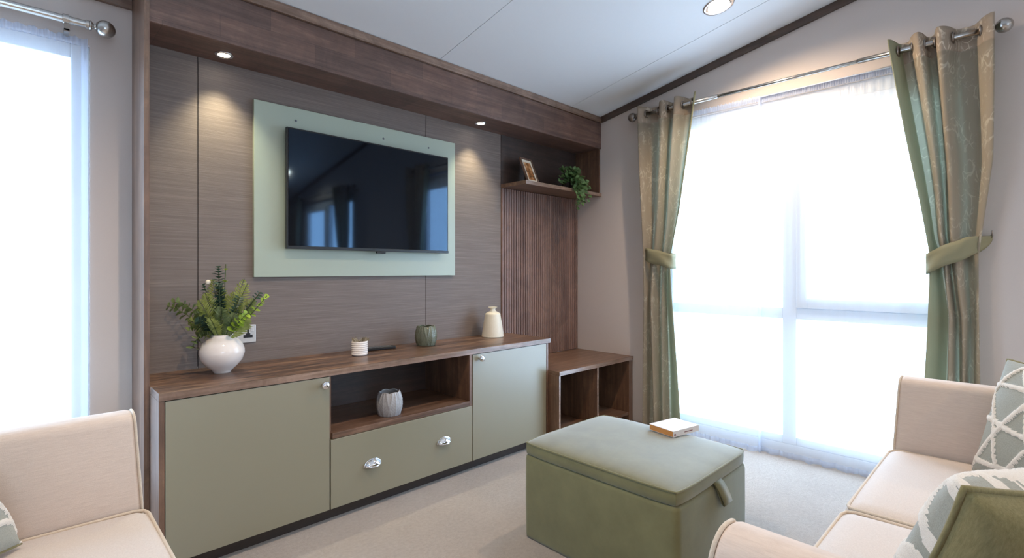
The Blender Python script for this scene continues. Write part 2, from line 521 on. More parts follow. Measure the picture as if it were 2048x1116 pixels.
def side_window(name, y0, y1, x0, x1, z0, z1, label):
    r = bpy.data.objects.new(name, None); COL.objects.link(r); r.location = ((x0 + x1) / 2, (y0 + y1) / 2, z0)
    r['kind'] = 'structure'; r['label'] = label
    bm = B(); frame_rect(bm, 'y', y0, y1, x0, x1, z0, z1, .06)
    xm = (x0 + x1) / 2
    box(bm, xm - .03, xm + .03, y0, y1, z0 + .06, z1 - .06, .004)
    finish('window_frame', bm, M['upvc'], r)
    for a, b in ((x0 + .06, xm - .03), (xm + .03, x1 - .06)):
        finish('window_pane', quick(a, b, (y0 + y1) / 2 - .002, (y0 + y1) / 2 + .002, z0 + .06, z1 - .06), M['glass'], r)
side_window('window_3', YW + .02, YW + .09, -1.63, .215, .15, 2.10, 'white framed window at the left of the photo')
side_window('window_4', YB - .09, YB - .02, -1.5, .3, .85, 2.12, 'unseen window added for daylight in the wall behind the viewer')  # unseen window, added to let more daylight in

# ------------------------------------------------------------------ sheers
def sheer(name, p0, p1, fixed, axis, z0, z1, folds, label, amp=.008, seed=0, group=None):
    """thin gathered voile; runs from p0 to p1 along the wall at distance 'fixed'"""
    rnd = random.Random(seed)
    L = abs(p1 - p0); nu = int(folds * 12); nz = 66
    ph = [rnd.random() * 6.28 for _ in range(6)]
    bm = B(); grid = []
    for j in range(nz + 1):
        fz = j / nz; z = z0 + (z1 - z0) * fz; row = []
        for i in range(nu + 1):
            u = i / nu
            a = amp * (.35 + .65 * math.sin(u * 3 + ph[0]) ** 2)
            off = a * math.sin(2 * PI * folds * u + 1.2 * math.sin(5 * u + ph[1])) * (.6 + .4 * fz)
            off += .005 * math.sin(2 * PI * folds * .37 * u + ph[2])
            if fz > .965:   # tight gathered heading
                off = off * .3 + .006 * math.sin(2 * PI * folds * 3.1 * u + ph[3])
            if fz < .03:
                off += .005 * math.sin(2 * PI * folds * .5 * u + ph[4])
            zz = z + (.003 * math.sin(2 * PI * folds * .4 * u + ph[5]) if j == 0 else .004 * math.sin(2 * PI * folds * 1.3 * u + ph[5]) if j == nz else 0)
            pos = p0 + (p1 - p0) * u
            row.append(bm.verts.new((fixed + off, pos, zz) if axis == 'x' else (pos, fixed + off, zz)))
        grid.append(row)
    for j in range(nz):
        for i in range(nu):
            f = bm.faces.new((grid[j][i], grid[j][i + 1], grid[j + 1][i + 1], grid[j + 1][i]))
            if j >= nz - 1 or j < 1 or i < 5 or i >= nu - 5: f.material_index = 1
    o = finish(name, bm, [M['sheer'], M['sheer_hem']], smooth=True)
    tag(o, label, 'sheer curtain', group)
    return o
sheer('sheer_curtain', 1.80, 1.195, XE - .046, 'x', .004, 2.285, 18, 'white sheer voile over the left part of the tall window', seed=1)
sheer('sheer_curtain', 1.215, .215, XE - .018, 'x', .004, 2.285, 26, 'white sheer voile over the right part of the tall window', seed=2)
sheer('sheer_curtain', -1.58, .205, YW - .03, 'y', .02, 2.112, 34, 'white sheer voile over the window at far left', seed=3)
bm = B(); tube(bm, [(XE - .0325, 1.83, 2.28), (XE - .0325, .2, 2.28)], .003, 8)
tag(finish('sheer_wire', bm, M['upvc'], smooth=True), 'thin white wire carrying the sheers of the tall window', 'curtain wire')

# ------------------------------------------------------------------ curtain poles
def finial(bm, c, axis, s):
    """ball finial; axis vector sign s; c = end of the rod"""
    prof = [(.016, 0), (.019, .003), (.019, .008), (.011, .012), (.010, .020), (.013, .023)] + [(.034 * math.sin(a), .052 - .034 * math.cos(a)) for a in [.5 + (PI - .5) * k / 12 for k in range(13)]]
    lathe(bm, c, [(r, h * s) for r, h in prof], 28, axis)
XR = XE - .09; ZR = 2.333
p = thing('curtain_pole', 'metal curtain pole above the tall end window', 'curtain pole', (XR, 1.09, ZR))
bm = B(); tube(bm, [(XR, 2.06, ZR), (XR, 1.45, ZR)], .014, 16); tube(bm, [(XR, .66, ZR), (XR, .125, ZR)], .014, 16)
tube(bm, [(XR, 1.46, ZR), (XR, .65, ZR)], .0105, 16)
finish('rod', bm, M['nickel'], p, smooth=True)
bm = B(); finial(bm, (XR, 2.055, ZR), 'y', 1); finish('finial', bm, M['bronze'], p, smooth=True)
bm = B(); finial(bm, (XR, .13, ZR), 'y', -1); finish('finial', bm, M['nickel'], p, smooth=True)
for y in (2.045, .14):
    bm = B(); tube(bm, [(XR, y, ZR - .016), (XR, y, ZR - .03), (XE - .03, y, ZR - .03), (XE - .001, y, ZR - .03)], .005, 8)
    lathe(bm, (XE - .006, y, ZR - .03), [(.02, 0), (.02, .005)], 20, 'x'); finish('bracket', bm, M['nickel'], p, smooth=True)
pole1 = p
YP = YW - .08; ZP = 2.155
p = thing('curtain_pole', 'satin metal curtain pole with ball end above the left window', 'curtain pole', (-.7, YP, ZP))
bm = B(); tube(bm, [(-1.8, YP, ZP), (.20, YP, ZP)], .0145, 16)
for x, r, w in ((.20, .018, .012), (.135, .019, .02)):
    lathe(bm, (x - w / 2, YP, ZP), [(.0146, 0), (r, .001), (r, w - .001), (.0146, w)], 24, 'x')
finish('rod', bm, M['nickel'], p, smooth=False)
bm = B(); finial(bm, (.205, YP, ZP), 'x', 1); finish('finial', bm, M['nickel'], p, smooth=True)
bm = B(); box(bm, .130, .146, YP - .006, YP + .006, ZP - .045, ZP - .014); box(bm, .130, .146, YP - .006, YW - .001, ZP - .05, ZP - .038)
finish('bracket', bm, M['bronze'], p)

# ------------------------------------------------------------------ tied curtains with eyelets
def interp(tab, z):
    for (z0, v0), (z1, v1) in zip(tab, tab[1:]):
        if z <= z1:
            t = (z - z0) / (z1 - z0) if z1 > z0 else 0
            return v0 + (v1 - v0) * t
    return tab[-1][1]
def lut(tab, u):
    for (a, va), (b, vb) in zip(tab, tab[1:]):
        if u <= b:
            return va + (vb - va) * (u - a) / (b - a)
    return tab[-1][1]
def curtain(name, x_rod, out_tab, in_tab, zt, zb, n, tie_z, label, tie_label, hook, amp=.05, seed=0, lead=1, warp=None, warp_low=None, border=.87):
    """out_tab / in_tab: (z, y) of outer and leading edge from bottom to top; n waves, ridges at both edges"""
    r = thing(name, label, 'curtain', (x_rod, out_tab[0][1], zb))
    nu, nz = n * 26, 120
    bm = B(); grid = []
    for j in range(nz + 1):
        z = zb + (zt - zb) * j / nz
        yo, yi = interp(out_tab, z), interp(in_tab, z)
        d = abs(z - tie_z)
        k = min(1, d / .8); k = k * k * (3 - 2 * k)
        a = amp * (.60 + .40 * k) if z > tie_z else amp * (.60 + .12 * k)
        low = max(0, min(1, (tie_z + .12 - z) / .4))
        row = []
        for i in range(nu + 1):
            u = i / nu
            c = math.cos(2 * PI * n * u)
            c = math.copysign(abs(c) ** .8, c)
            x = x_rod - a * c
            x += .009 * math.sin(2.6 * z + 6 * u + seed) * (1 - .6 * k)
            if z < tie_z:
                x += .010 * math.sin(8 * u + 1.9 * z + seed) * low
            y = yo + (yi - yo) * ((1 - low) * lut(warp, u) + low * lut(warp_low, u))
            y += .004 * math.sin(3.3 * z + 9 * u + seed)
            x = min(x, XE - .058)
            row.append(bm.verts.new((x, y, z + .006 * c * (1 if j == nz else 0))))
        grid.append(row)
    for j in range(nz):
        z = zb + (zt - zb) * (j + .5) / nz
        for i in range(nu):
            q = (grid[j][i], grid[j][i + 1], grid[j + 1][i + 1], grid[j + 1][i])
            f = bm.faces.new(q if lead > 0 else q[::-1])
            u = (i + .5) / nu
            f.material_index = 2 if u > border else (1 if z > zt - .115 else 0)
    o = finish('curtain_cloth', bm, [M['cur_print'], M['cur_head'], M['cur_sage'], M['cur_lining'], M['cur_lining'], M['cur_lining']], r, smooth=True, keep=True)
    md = o.modifiers.new('lining', 'SOLIDIFY'); md.thickness = .003; md.offset = 0
    md.material_offset = 3; md.material_offset_rim = 0
    yo, yi = interp(out_tab, ZR), interp(in_tab, ZR)
    for k in range(2 * n):
        u = (k + .5) / (2 * n)
        bm = B(); torus(bm, (x_rod, yo + (yi - yo) * lut(warp, u), ZR), .0245, .0055, 'y', 22, 8)
        finish('eyelet', bm, M['bronze'], r, smooth=True)
    t = thing('curtain_tieback', tie_label, 'tieback', (x_rod, (yo + yi) / 2, tie_z))
    ytO, ytI = interp(out_tab, tie_z), interp(in_tab, tie_z)
    hx, hy, hz = hook
    yc = (ytO + ytI) / 2; hw = abs(ytI - ytO) / 2 + .012
    s = 1 if ytI > ytO else -1
    N = 64; hd = amp * .60 + .028; pts = []
    for i in range(N):
        a = 2 * PI * i / N        # a = 0 at the outer side
        ca, sa = math.cos(a), math.sin(a)
        yy = yc - s * hw * math.copysign(abs(ca) ** .7, ca); xx = x_rod - hd * math.copysign(abs(sa) ** .6, sa)
        xx = min(xx, XE - .053)
        f = max(0, (ca - .25) / .75); f = f * f * (3 - 2 * f)
        fz = ((1 + ca) / 2) ** 1.3
        yy += (hy - yy) * f; xx += (hx - xx) * f
        zc = tie_z + (hz - tie_z) * fz - .018 * (1 - fz)
        pts.append((Vector((xx, yy, zc)), .052 * (1 - f) + .012 * f))
    bm = B(); rows = []
    for k_, (p_, h_) in enumerate(pts):
        rows.append([bm.verts.new(p_ + Vector((-.005 * math.cos(q * 3 + k_ * .35), 0, h_ * q))) for q in (-1, -.6, -.2, .2, .6, 1)])
    for i in range(N):
        A, Bq = rows[i], rows[(i + 1) % N]
        for k in range(5):
            bm.faces.new((A[k], Bq[k], Bq[k + 1], A[k + 1]))
    o = finish('tieback_band', bm, M['tie'], t, smooth=True)
    md = o.modifiers.new('thick', 'SOLIDIFY'); md.thickness = .005; md.offset = 0
    bm = B(); tube(bm, [(XE, hy, hz + .005), (hx - .012, hy, hz + .005), (hx - .016, hy, hz + .03)], .0035, 8)
    finish('wall_hook', bm, M['bronze'], t, smooth=True)
    return r, t
WL = [(0, .0), (.333, .44), (.667, .69), (1, 1)]
WLL = [(0, 0), (.333, .33), (.667, .60), (.87, .68), (1, 1)]
cl = curtain('tied_curtain', XR, [(.01, 2.005), (1.25, 1.995), (2.385, 2.035)], [(.01, 1.70), (.6, 1.735), (1.25, 1.775), (1.6, 1.70), (2.385, 1.585)],
        2.385, .012, 3, 1.25, 'leaf print curtain with sage edge tied back beside the corner unit', 'sage tieback around the curtain nearest the corner unit', (XE - .03, 2.035, 1.315), amp=.046, seed=1, warp=WL, warp_low=WLL)
cr = curtain('tied_curtain', XR, [(.01, .150), (1.24, .165), (1.7, .118), (2.385, .108)], [(.01, .385), (.6, .372), (1.24, .352), (1.5, .385), (2.385, .520)],
        2.385, .012, 3, 1.22, 'leaf print curtain with sage edge tied back behind the sofa', 'sage tieback pulled to a wall hook behind the sofa', (XE - .03, .122, 1.335), amp=.052, seed=5, lead=-1,
        warp=[(0, 0), (.333, .50), (.667, .70), (1, 1)], warp_low=[(0, 0), (.333, .30), (.667, .52), (.87, .60), (1, 1)])
# the matching pair at the second end window, seen mirrored in the television
for src, dy, lab, tl in ((cl, -3.44, 'tied curtain mirrored dimly in the television screen', 'tieback of the curtain mirrored in the television'),
                         (cr, -3.62, 'curtain at the far side of the mirrored window', 'tieback at the far side of the mirrored window')):
    for o, l in zip(src, (lab, tl)):
        c = copy_tree(o); c.location.y += dy; c['label'] = l
c = copy_tree(pole1); c.location.y -= 3.4; c['label'] = 'curtain pole above the window mirrored in the television'

# ------------------------------------------------------------------ lamps
def downlight(x, y, z, tilt, label, r=.04, watts=12, col=(1, .86, .66), size=1.5, blend=.8, group=None, lens=None):
    t = thing('downlight', label, 'downlight', (x, y, z), group)
    Rm = Matrix.Rotation(tilt, 4, 'X')
    bm = B(); lathe(bm, (0, 0, 0), [(r * .72, -.001), (r * .78, -.006), (r * .98, -.007), (r * 1.08, -.003), (r * 1.1, 0), (r * .72, 0)], 40)
    bmesh.ops.transform(bm, matrix=Rm, verts=bm.verts); bmesh.ops.translate(bm, verts=bm.verts, vec=(x, y, z))
    finish('lamp_rim', bm, M['chrome'], t, smooth=True)
    bm = B(); lathe(bm, (0, 0, 0), [(r * .74, -.0005), (r * .74, -.003), (r * .3, -.0045), (0, -.005)], 32)
    bmesh.ops.transform(bm, matrix=Rm, verts=bm.verts); bmesh.ops.translate(bm, verts=bm.verts, vec=(x, y, z))
    finish('lamp_lens', bm, lens or M['lamp'], t, smooth=True)
    l = bpy.data.lights.new('downlight_lamp', 'SPOT'); l.energy = watts; l.color = col; l.spot_size = size; l.spot_blend = blend; l.shadow_soft_size = .02
    o = bpy.data.objects.new('downlight_lamp', l); COL.objects.link(o); o.parent = t
    o.location = (0, 0, -.012); o.rotation_euler = (tilt, 0, 0)
    return t
BEAM = dict(r=.036, watts=20, col=(1, .90, .62), size=1.5, blend=.9, group='downlights under the wooden bulkhead')
downlight(.682, 2.598, 2.1665, 0, 'round downlight in the bulkhead above the foliage vase', **BEAM)
downlight(2.242, 2.592, 2.1665, 0, 'round downlight in the bulkhead next to the open shelf', **BEAM)
tl = math.atan(SL)
for (x, y, lab) in ((2.825, 1.22, 'round downlight in the sloping white ceiling near the window'), (2.9, -2.55, 'ceiling downlight mirrored as a warm glow in the television'),
                    (.55, 1.22, 'unseen ceiling downlight added for fill above the viewer'), (.55, -2.55, 'unseen ceiling downlight added for fill behind the viewer')):  # the last two are unseen lamps, added for extra warm light
    downlight(x, y, ceil_z(y) - .0005, -tl if y > YR else tl, lab, r=.078, watts=62, col=(1, .76, .52), size=2.7, blend=.6)

# ------------------------------------------------------------------ sideboard
sb = thing('tv_sideboard', 'long low walnut sideboard with sage doors under the television', 'sideboard', (1.45, 2.48, 0))
def P(name, bm, m, root, parent=None, smooth=False):
    return finish(name, bm, m, root, parent, smooth)
P('worktop', quick(.3735, 2.567, 2.250, YW - .0085, .682, .712, .002), M['wood_top'], sb)
P('side_panel', quick(.374, .392, 2.252, 2.7105, 0, .6815), M['wood_z'], sb)
P('side_panel', quick(2.527, 2.545, 2.252, 2.7105, 0, .6815), M['wood_z'], sb)
P('divider', quick(1.028, 1.044, 2.272, 2.71, .062, .6815), M['wood_z'], sb)
P('divider', quick(1.866, 1.886, 2.256, 2.71, .062, .6815), M['wood_z'], sb)
P('shelf', quick(1.0445, 1.8655, 2.256, 2.70, .386, .413, .001), M['wood_x'], sb)
P('back_panel', quick(.3925, 2.5265, 2.700, 2.7105, .062, .6815), M['wood_recess_shade'], sb)
P('base_panel', quick(.3925, 2.5265, 2.272, 2.699, .062, .078), M['wood_x'], sb)
P('plinth', quick(.3925, 2.5265, 2.305, 2.32, 0, .0615), M['plinth'], sb)
P('lit_edge_strip', quick(.3735, 2.567, 2.2485, 2.2498, .683, .711), M['wood_edge_lit'], sb)  # added pale strip, window light on the front edge painted in
def knob(root, par, x, y, z):
    bm = B(); lathe(bm, (x, y, z), [(.009, 0), (.0075, -.003), (.007, -.012), (.012, -.016), (.0175, -.021), (.0185, -.026), (.016, -.031), (.008, -.034), (0, -.035)], 28, 'y')
    P('knob', bm, M['chrome'], root, par, True)
def cup(root, par, x, y, z):
    bm = B(); W_, D_, H_ = .043, .026, .030; rows = []
    for i in range(17):
        a = PI * i / 16; row = []
        for j in range(9):
            b = PI / 2 * j / 8
            row.append(bm.verts.new((x + W_ * math.cos(a) * (1 if j == 0 else 1) * math.cos(b * .0), y - D_ * math.sin(b) * math.sin(a) ** .6, z + H_ * math.sin(a) * math.cos(b) )))
        rows.append(row)
    for i in range(16):
        for j in range(8):
            try: bm.faces.new((rows[i][j], rows[i + 1][j], rows[i + 1][j + 1], rows[i][j + 1]))
            except ValueError: pass
    bmesh.ops.remove_doubles(bm, verts=bm.verts, dist=1e-5)
    o = P('cup_handle', bm, M['chrome'], root, par, True)
    md = o.modifiers.new('thick', 'SOLIDIFY'); md.thickness = .0022
    bm = B(); tube(bm, [(x - W_ + (2 * W_) * i / 12, y - .001 - D_ * math.sin(PI * i / 12) ** .6, z) for i in range(13)], .0028, 8)
    tube(bm, [(x - W_ - .003 + (2 * W_ + .006) * (1 - math.cos(PI * i / 20)) / 2, y - .0025, z + (H_ + .003) * math.sin(PI * i / 20)) for i in range(21)], .003, 8)
    P('cup_handle_rim', bm, M['chrome'], root, par, True)
d1 = P('door', quick(.3945, 1.0285, 2.252, 2.270, .0645, .679, .0012), M['sage'], sb)
knob(sb, d1, 1.000, 2.252, .647)
d3 = P('door', quick(1.889, 2.5245, 2.252, 2.270, .0645, .679, .0012), M['sage'], sb)
knob(sb, d3, 1.938, 2.252, .654)
dr = P('drawer', quick(1.0345, 1.884, 2.252, 2.270, .0645, .384, .0012), M['sage'], sb)
cup(sb, dr, 1.246, 2.252, .212); cup(sb, dr, 1.680, 2.252, .218)

# ------------------------------------------------------------------ corner unit
cu = thing('corner_shelf_unit', 'low walnut unit with two open cubbies in the corner', 'shelf unit', (3.0, 2.43, 0))
P('worktop', quick(2.546, XE - .002, 2.154, YW - .022, .472, .500, .0015), M['wood_x'], cu)
P('side_panel', quick(2.5475, 2.5635, 2.160, 2.69, 0, .4715), M['wood_z'], cu)
P('side_panel', quick(3.385, XE - .004, 2.160, 2.69, 0, .4715), M['wood_z'], cu)
P('divider', quick(2.969, 2.985, 2.160, 2.68, .07, .4715), M['wood_z'], cu)
P('shelf', quick(2.564, 3.3845, 2.165, 2.68, .05, .0695), M['wood_x'], cu)
P('back_panel', quick(2.564, 3.3845, 2.681, 2.69, .02, .4715), M['wood_recess_shade'], cu)

P('lit_edge_strip', quick(2.546, XE - .002, 2.1525, 2.1538, .473, .499), M['wood_edge_lit'], cu)  # added pale strips imitate the window reflected in the front edges
P('lit_edge_strip', quick(2.5475, 2.5635, 2.1585, 2.1598, 0, .4715), M['wood_edge_lit'], cu)
P('lit_edge_strip', quick(2.969, 2.985, 2.1585, 2.1598, .07, .4715), M['wood_edge_lit'], cu)

# fluted panel above it
bm = B(); pitch = .0249; nsl = 36
for i in range(nsl):
    a = 2.541 + i * pitch
    box(bm, a + .003, a + pitch - .003, YW - .020, YW - .010, .501, 1.774, .002, 1)
box(bm, 2.541, XE - .001, YW - .010, YW - .001, .501, 1.774)
tag(finish('fluted_wall_panel', bm, M['wood_slat']), 'fluted walnut wall panel between shelf and corner unit', 'wall panel')

# open shelf niche above
sh = thing('open_shelf', 'walnut open shelf niche high in the corner', 'shelf', (3.0, 2.6, 1.776))
P('shelf_board', quick(2.541, XE - .0025, 2.455, YW - .001, 1.776, 1.803, .001), M['wood_x'], sh)
P('lit_edge_strip', quick(2.541, XE - .0025, 2.4535, 2.4548, 1.7765, 1.8025), M['wood_edge_lit'], sh)  # added pale strip standing in for downlight on the shelf edge
P('side_panel', quick(XE - .02, XE - .0025, 2.467, YW - .001, 1.8035, 2.166), M['wood_z'], sh)
P('back_panel', quick(2.541, XE - .021, YW - .012, YW - .001, 1.8035, 2.166), M['wood_recess_shade'], sh)

# ------------------------------------------------------------------ television and backing panel
bp = thing('tv_backing_panel', 'pale sage backing board fixed behind the television', 'wall panel', (1.47, YW - .02, 1.136))
P('board', quick(.840, 2.099, YW - .030, YW - .0085, 1.136, 2.022, .001), M['sage_pale'], bp)
for x, z in ((1.045, 1.955), (1.56, 1.955), (1.885, 1.955)):
    bm = B(); lathe(bm, (x, YW - .030, z), [(.006, 0), (.006, -.002), (.002, -.003), (0, -.003)], 14, 'y')
    P('screw_cap', bm, M['seam'], bp, smooth=True)
tv = thing('television', 'black flat screen television on the sage backing board', 'television', (1.49, 2.66, 1.28))
P('screen', quick(.988, 1.996, 2.6375, 2.6395, 1.296, 1.895), M['tv'], tv)
bm = quick(.980, 2.004, 2.640, 2.662, 1.280, 1.903, .003)
P('casing', bm, M['blackp'], tv)
P('bezel', quick(.980, 2.004, 2.636, 2.6398, 1.280, 1.2955, .001), M['blackp'], tv)
bm = quick(1.490, 1.545, 2.637, 2.655, 1.268, 1.2798, .002)
P('sensor_bump', bm, M['blackp'], tv)
P('wall_mount', quick(1.3, 1.7, 2.6625, YW - .0305, 1.4, 1.75, .003), M['blackp'], tv)

# socket
so = thing('wall_socket', 'grey twin wall socket behind the white vase', 'socket', (.78, YW - .01, .815))
P('face_plate', quick(.708, .853, YW - .018, YW - .0085, .811, .899, .003), M['socket'], so)
for cx_ in (.745, .816):
    bm = B()
    box(bm, cx_ - .0045, cx_ + .0045, YW - .0195, YW - .0178, .858, .882)
    box(bm, cx_ - .021, cx_ + .021, YW - .0195, YW - .0178, .836, .850)
    box(bm, cx_ - .010, cx_ + .010, YW - .0193, YW - .0178, .850, .858)
    P('pin_holes', bm, M['hole'], so)
    P('rocker_switch', quick(cx_ + .012 if cx_ > .8 else cx_ - .026, cx_ + .026 if cx_ > .8 else cx_ - .012, YW - .021, YW - .018, .866, .884, .001), M['socket'], so)

# ------------------------------------------------------------------ things on the sideboard
ZT = .7122
VX, VY = .655, 2.525
bm = B()
prof = [(.034, 0), (.036, .006), (.040, .012), (.062, .032), (.082, .058), (.091, .088), (.090, .105), (.080, .132), (.062, .150), (.047, .158), (.043, .165), (.045, .171), (.041, .171), (.039, .165), (.042, .157), (.058, .147), (.076, .130), (.085, .105), (.086, .088), (.077, .058), (.03, .02), (0, .018)]
lathe(bm, (VX, VY, ZT), prof, 64)
tag(finish('flower_vase', bm, M['white_ceramic'], smooth=True), 'round glossy white ceramic vase holding green foliage', 'vase')

R_ = random.Random(7)
def leaf(bm, p, d, up, L, Wd, mi=0, curl=.2, n=5, round_=False):
    """folded leaf: p base, d direction, up normal"""
    d = Vector(d).normalized(); s = d.cross(up).normalized(); nrm = s.cross(d).normalized()
    mid = []; lf = []; rt = []
    for i in range(n + 1):
        t = i / n
        w = Wd * (math.sin(PI * min(1, t * .98 + .02)) ** (.6 if round_ else .85))
        c = Vector(p) + d * L * t - nrm * curl * L * t * t
        mid.append(bm.verts.new(c)); lf.append(bm.verts.new(c + s * w + nrm * w * .25)); rt.append(bm.verts.new(c - s * w + nrm * w * .25))
    for i in range(n):
        for a, b in ((mid, lf), (rt, mid)):
            f = bm.faces.new((a[i], a[i + 1], b[i + 1], b[i])); f.material_index = mi; f.smooth = True
def curve_pts(p0, p1, bend, n=14):
    p0, p1, bend = Vector(p0), Vector(p1), Vector(bend)
    return [p0 * (1 - t) ** 2 + (p0 * .5 + p1 * .5 + bend) * 2 * t * (1 - t) + p1 * t * t for t in [i / n for i in range(n + 1)]]
CR = Vector((math.sin(math.radians(45.6)), -math.cos(math.radians(45.6)), 0))   # photo-right direction
CF = Vector((CR.y * -1, CR.x, 0))
neck = Vector((VX, VY, ZT + .11))
fa = thing('foliage_bunch', 'bunch of mixed fern and eucalyptus sprigs in the white vase', 'foliage', (VX, VY, ZT + .03))
def tip(r, f, z):
    q = Vector((VX, VY, ZT)) + CR * r + CF * f + Vector((0, 0, z)); q.y = min(q.y, YW - .03); return q
def eucalyptus(tp, mat, n=12, size=.022, bend=(0, 0, .03), topmat=None):
    bm = B(); pts = curve_pts(neck, tp, bend)
    tube(bm, pts, .0022, 6)
    for k in range(n):
        t = .38 + .62 * (k + .5) / n; i = min(int(t * 14), 13); c = pts[i].lerp(pts[i + 1], t * 14 - i)
        d = (pts[i + 1] - pts[i]).normalized(); a = R_.random() * 6.28
        s1 = d.orthogonal().normalized(); s1.rotate(Matrix.Rotation(a, 3, d))
        sz = size * (1.15 - .5 * t) * R_.uniform(.85, 1.2)
        for sg in (1, -1):
            leaf(bm, c, s1 * sg + d * .45, d, sz * 1.5, sz * .68, 1, .1, 5, True)
    P('eucalyptus_sprig', bm, [M['stem'], mat], fa)
def fern(tp, mat, n=22, wid=.05, bend=(0, 0, .02)):
    bm = B(); pts = curve_pts(neck, tp, bend)
    tube(bm, pts, .0015, 5)
    for k in range(n):
        t = .28 + .72 * k / n; i = min(int(t * 14), 13); c = pts[i].lerp(pts[i + 1], t * 14 - i)
        d = (pts[i + 1] - pts[i]).normalized()
        side = d.cross(Vector((CF.x, CF.y, .3))).normalized()
        L = wid * math.sin(PI * (.12 + .86 * k / n)) ** .8 * R_.uniform(.85, 1.1)
        for sg in (1, -1):
            leaf(bm, c, side * sg + d * .75, CF * -1, L, .0036, 1, R_.uniform(0, .35), 4)
    P('fern_frond', bm, [M['stem'], mat], fa)
eucalyptus(tip(-.005, -.02, .475), M['euca'], 17, .025)
eucalyptus(tip(.02, -.06, .40), M['euca'], 13, .024)
eucalyptus(tip(-.085, .0, .395), M['euca'], 11, .018, (0, 0, .05))
eucalyptus(tip(-.215, -.01, .315), M['olive_leaf'], 7, .024, (0, 0, .10))
eucalyptus(tip(.18, -.02, .36), M['euca'], 13, .018, (0, 0, .01))
eucalyptus(tip(.215, -.03, .345), M['lime'], 7, .021, (.02, 0, .02))
eucalyptus(tip(-.225, -.03, .30), M['olive_leaf'], 8, .024, (0, 0, .06))
eucalyptus(tip(.105, -.05, .34), M['euca'], 12, .019, (0, 0, .02))
fern(tip(-.04, -.06, .36), M['fern'], 18, .05)
fern(tip(.155, -.02, .33), M['fern'], 18, .05)
eucalyptus(tip(-.05, -.09, .245), M['euca'], 10, .026, (0, 0, .06))
eucalyptus(tip(-.12, -.05, .20), M['olive_leaf'], 7, .025, (0, 0, .10))
eucalyptus(tip(.0, .03, .485), M['lime'], 4, .018, (0, 0, .02))
eucalyptus(tip(-.09, -.04, .31), M['lime'], 5, .022)
eucalyptus(tip(.15, -.07, .27), M['lime'], 6, .022)
eucalyptus(tip(-.078, -.09, .12), M['olive_leaf'], 6, .026, (-.02, -.02, .13))
for a in ((-.03, -.02, .42), (.05, .01, .36), (.10, .0, .42), (.13, -.03, .40), (-.10, -.03, .28), (-.14, -.02, .24), (.04, -.08, .30), (.09, -.06, .27), (.14, -.05, .25), (-.06, -.07, .33), (.0, -.09, .25), (-.02, .03, .38)):
    fern(tip(*a), R_.choice((M['fern'], M['fern'], M['olive_leaf'])), 17, R_.uniform(.04, .06))
for q, r in ((tip(-.045, -.03, .405), .011), (tip(-.035, -.02, .30), .007)):
    bm = B(); bmesh.ops.create_icosphere(bm, subdivisions=2, radius=r, matrix=Matrix.Translation(q))
    P('white_berry', bm, M['cream_ceramic'], fa, smooth=True)

# small ribbed white pot with dried moss
cx_, cy_ = 1.318, 2.52
cp = thing('ribbed_candle_pot', 'small white ribbed pot with dried moss beside the remote', 'pot', (cx_, cy_, ZT))
prof = [(.036, 0), (.040, .002)]
for k in range(7):
    z = .004 + k * .0102
    prof += [(.0405, z), (.0432, z + .003), (.0432, z + .007), (.0405, z + .0098)]
prof += [(.042, .077), (.0385, .077), (.038, .068), (0, .067)]
bm = B(); lathe(bm, (cx_, cy_, ZT), prof, 48); P('pot', bm, M['white_ceramic'], cp, smooth=True)
bm = B()
for k in range(46):
    a = R_.random() * 6.28; r = .034 * math.sqrt(R_.random())
    leaf(bm, (cx_ + r * math.cos(a), cy_ + r * math.sin(a), ZT + .066), (math.cos(a) * .5 + R_.uniform(-.4, .4), math.sin(a) * .5 + R_.uniform(-.4, .4), 1), (math.cos(a + 1), math.sin(a + 1), .2), R_.uniform(.02, .038), .005, 0, .3, 4)
P('dried_moss', bm, plain('dried_moss', srgb(150, 138, 118), .9), cp)

# remote
rc = thing('remote_control', 'slim black remote control lying beside the ribbed pot', 'remote control', (1.50, 2.60, ZT))
bm = quick(-.085, .085, -.021, .021, 0, .018, .004, 3)
bmesh.ops.transform(bm, matrix=Matrix.Translation((1.498, 2.612, ZT)) @ Matrix.Rotation(-.12, 4, 'Z'), verts=bm.verts)
P('remote_body', bm, M['blackp'], rc)
bm = B()
for i in range(9):
    for j in range(3):
        lathe(bm, (-.07 + i * .015, -.012 + j * .012, .018), [(.0038, 0), (.0038, .0012), (0, .0014)], 10)
bmesh.ops.transform(bm, matrix=Matrix.Translation((1.498, 2.612, ZT)) @ Matrix.Rotation(-.12, 4, 'Z'), verts=bm.verts)
P('buttons', bm, M['seam'], rc)

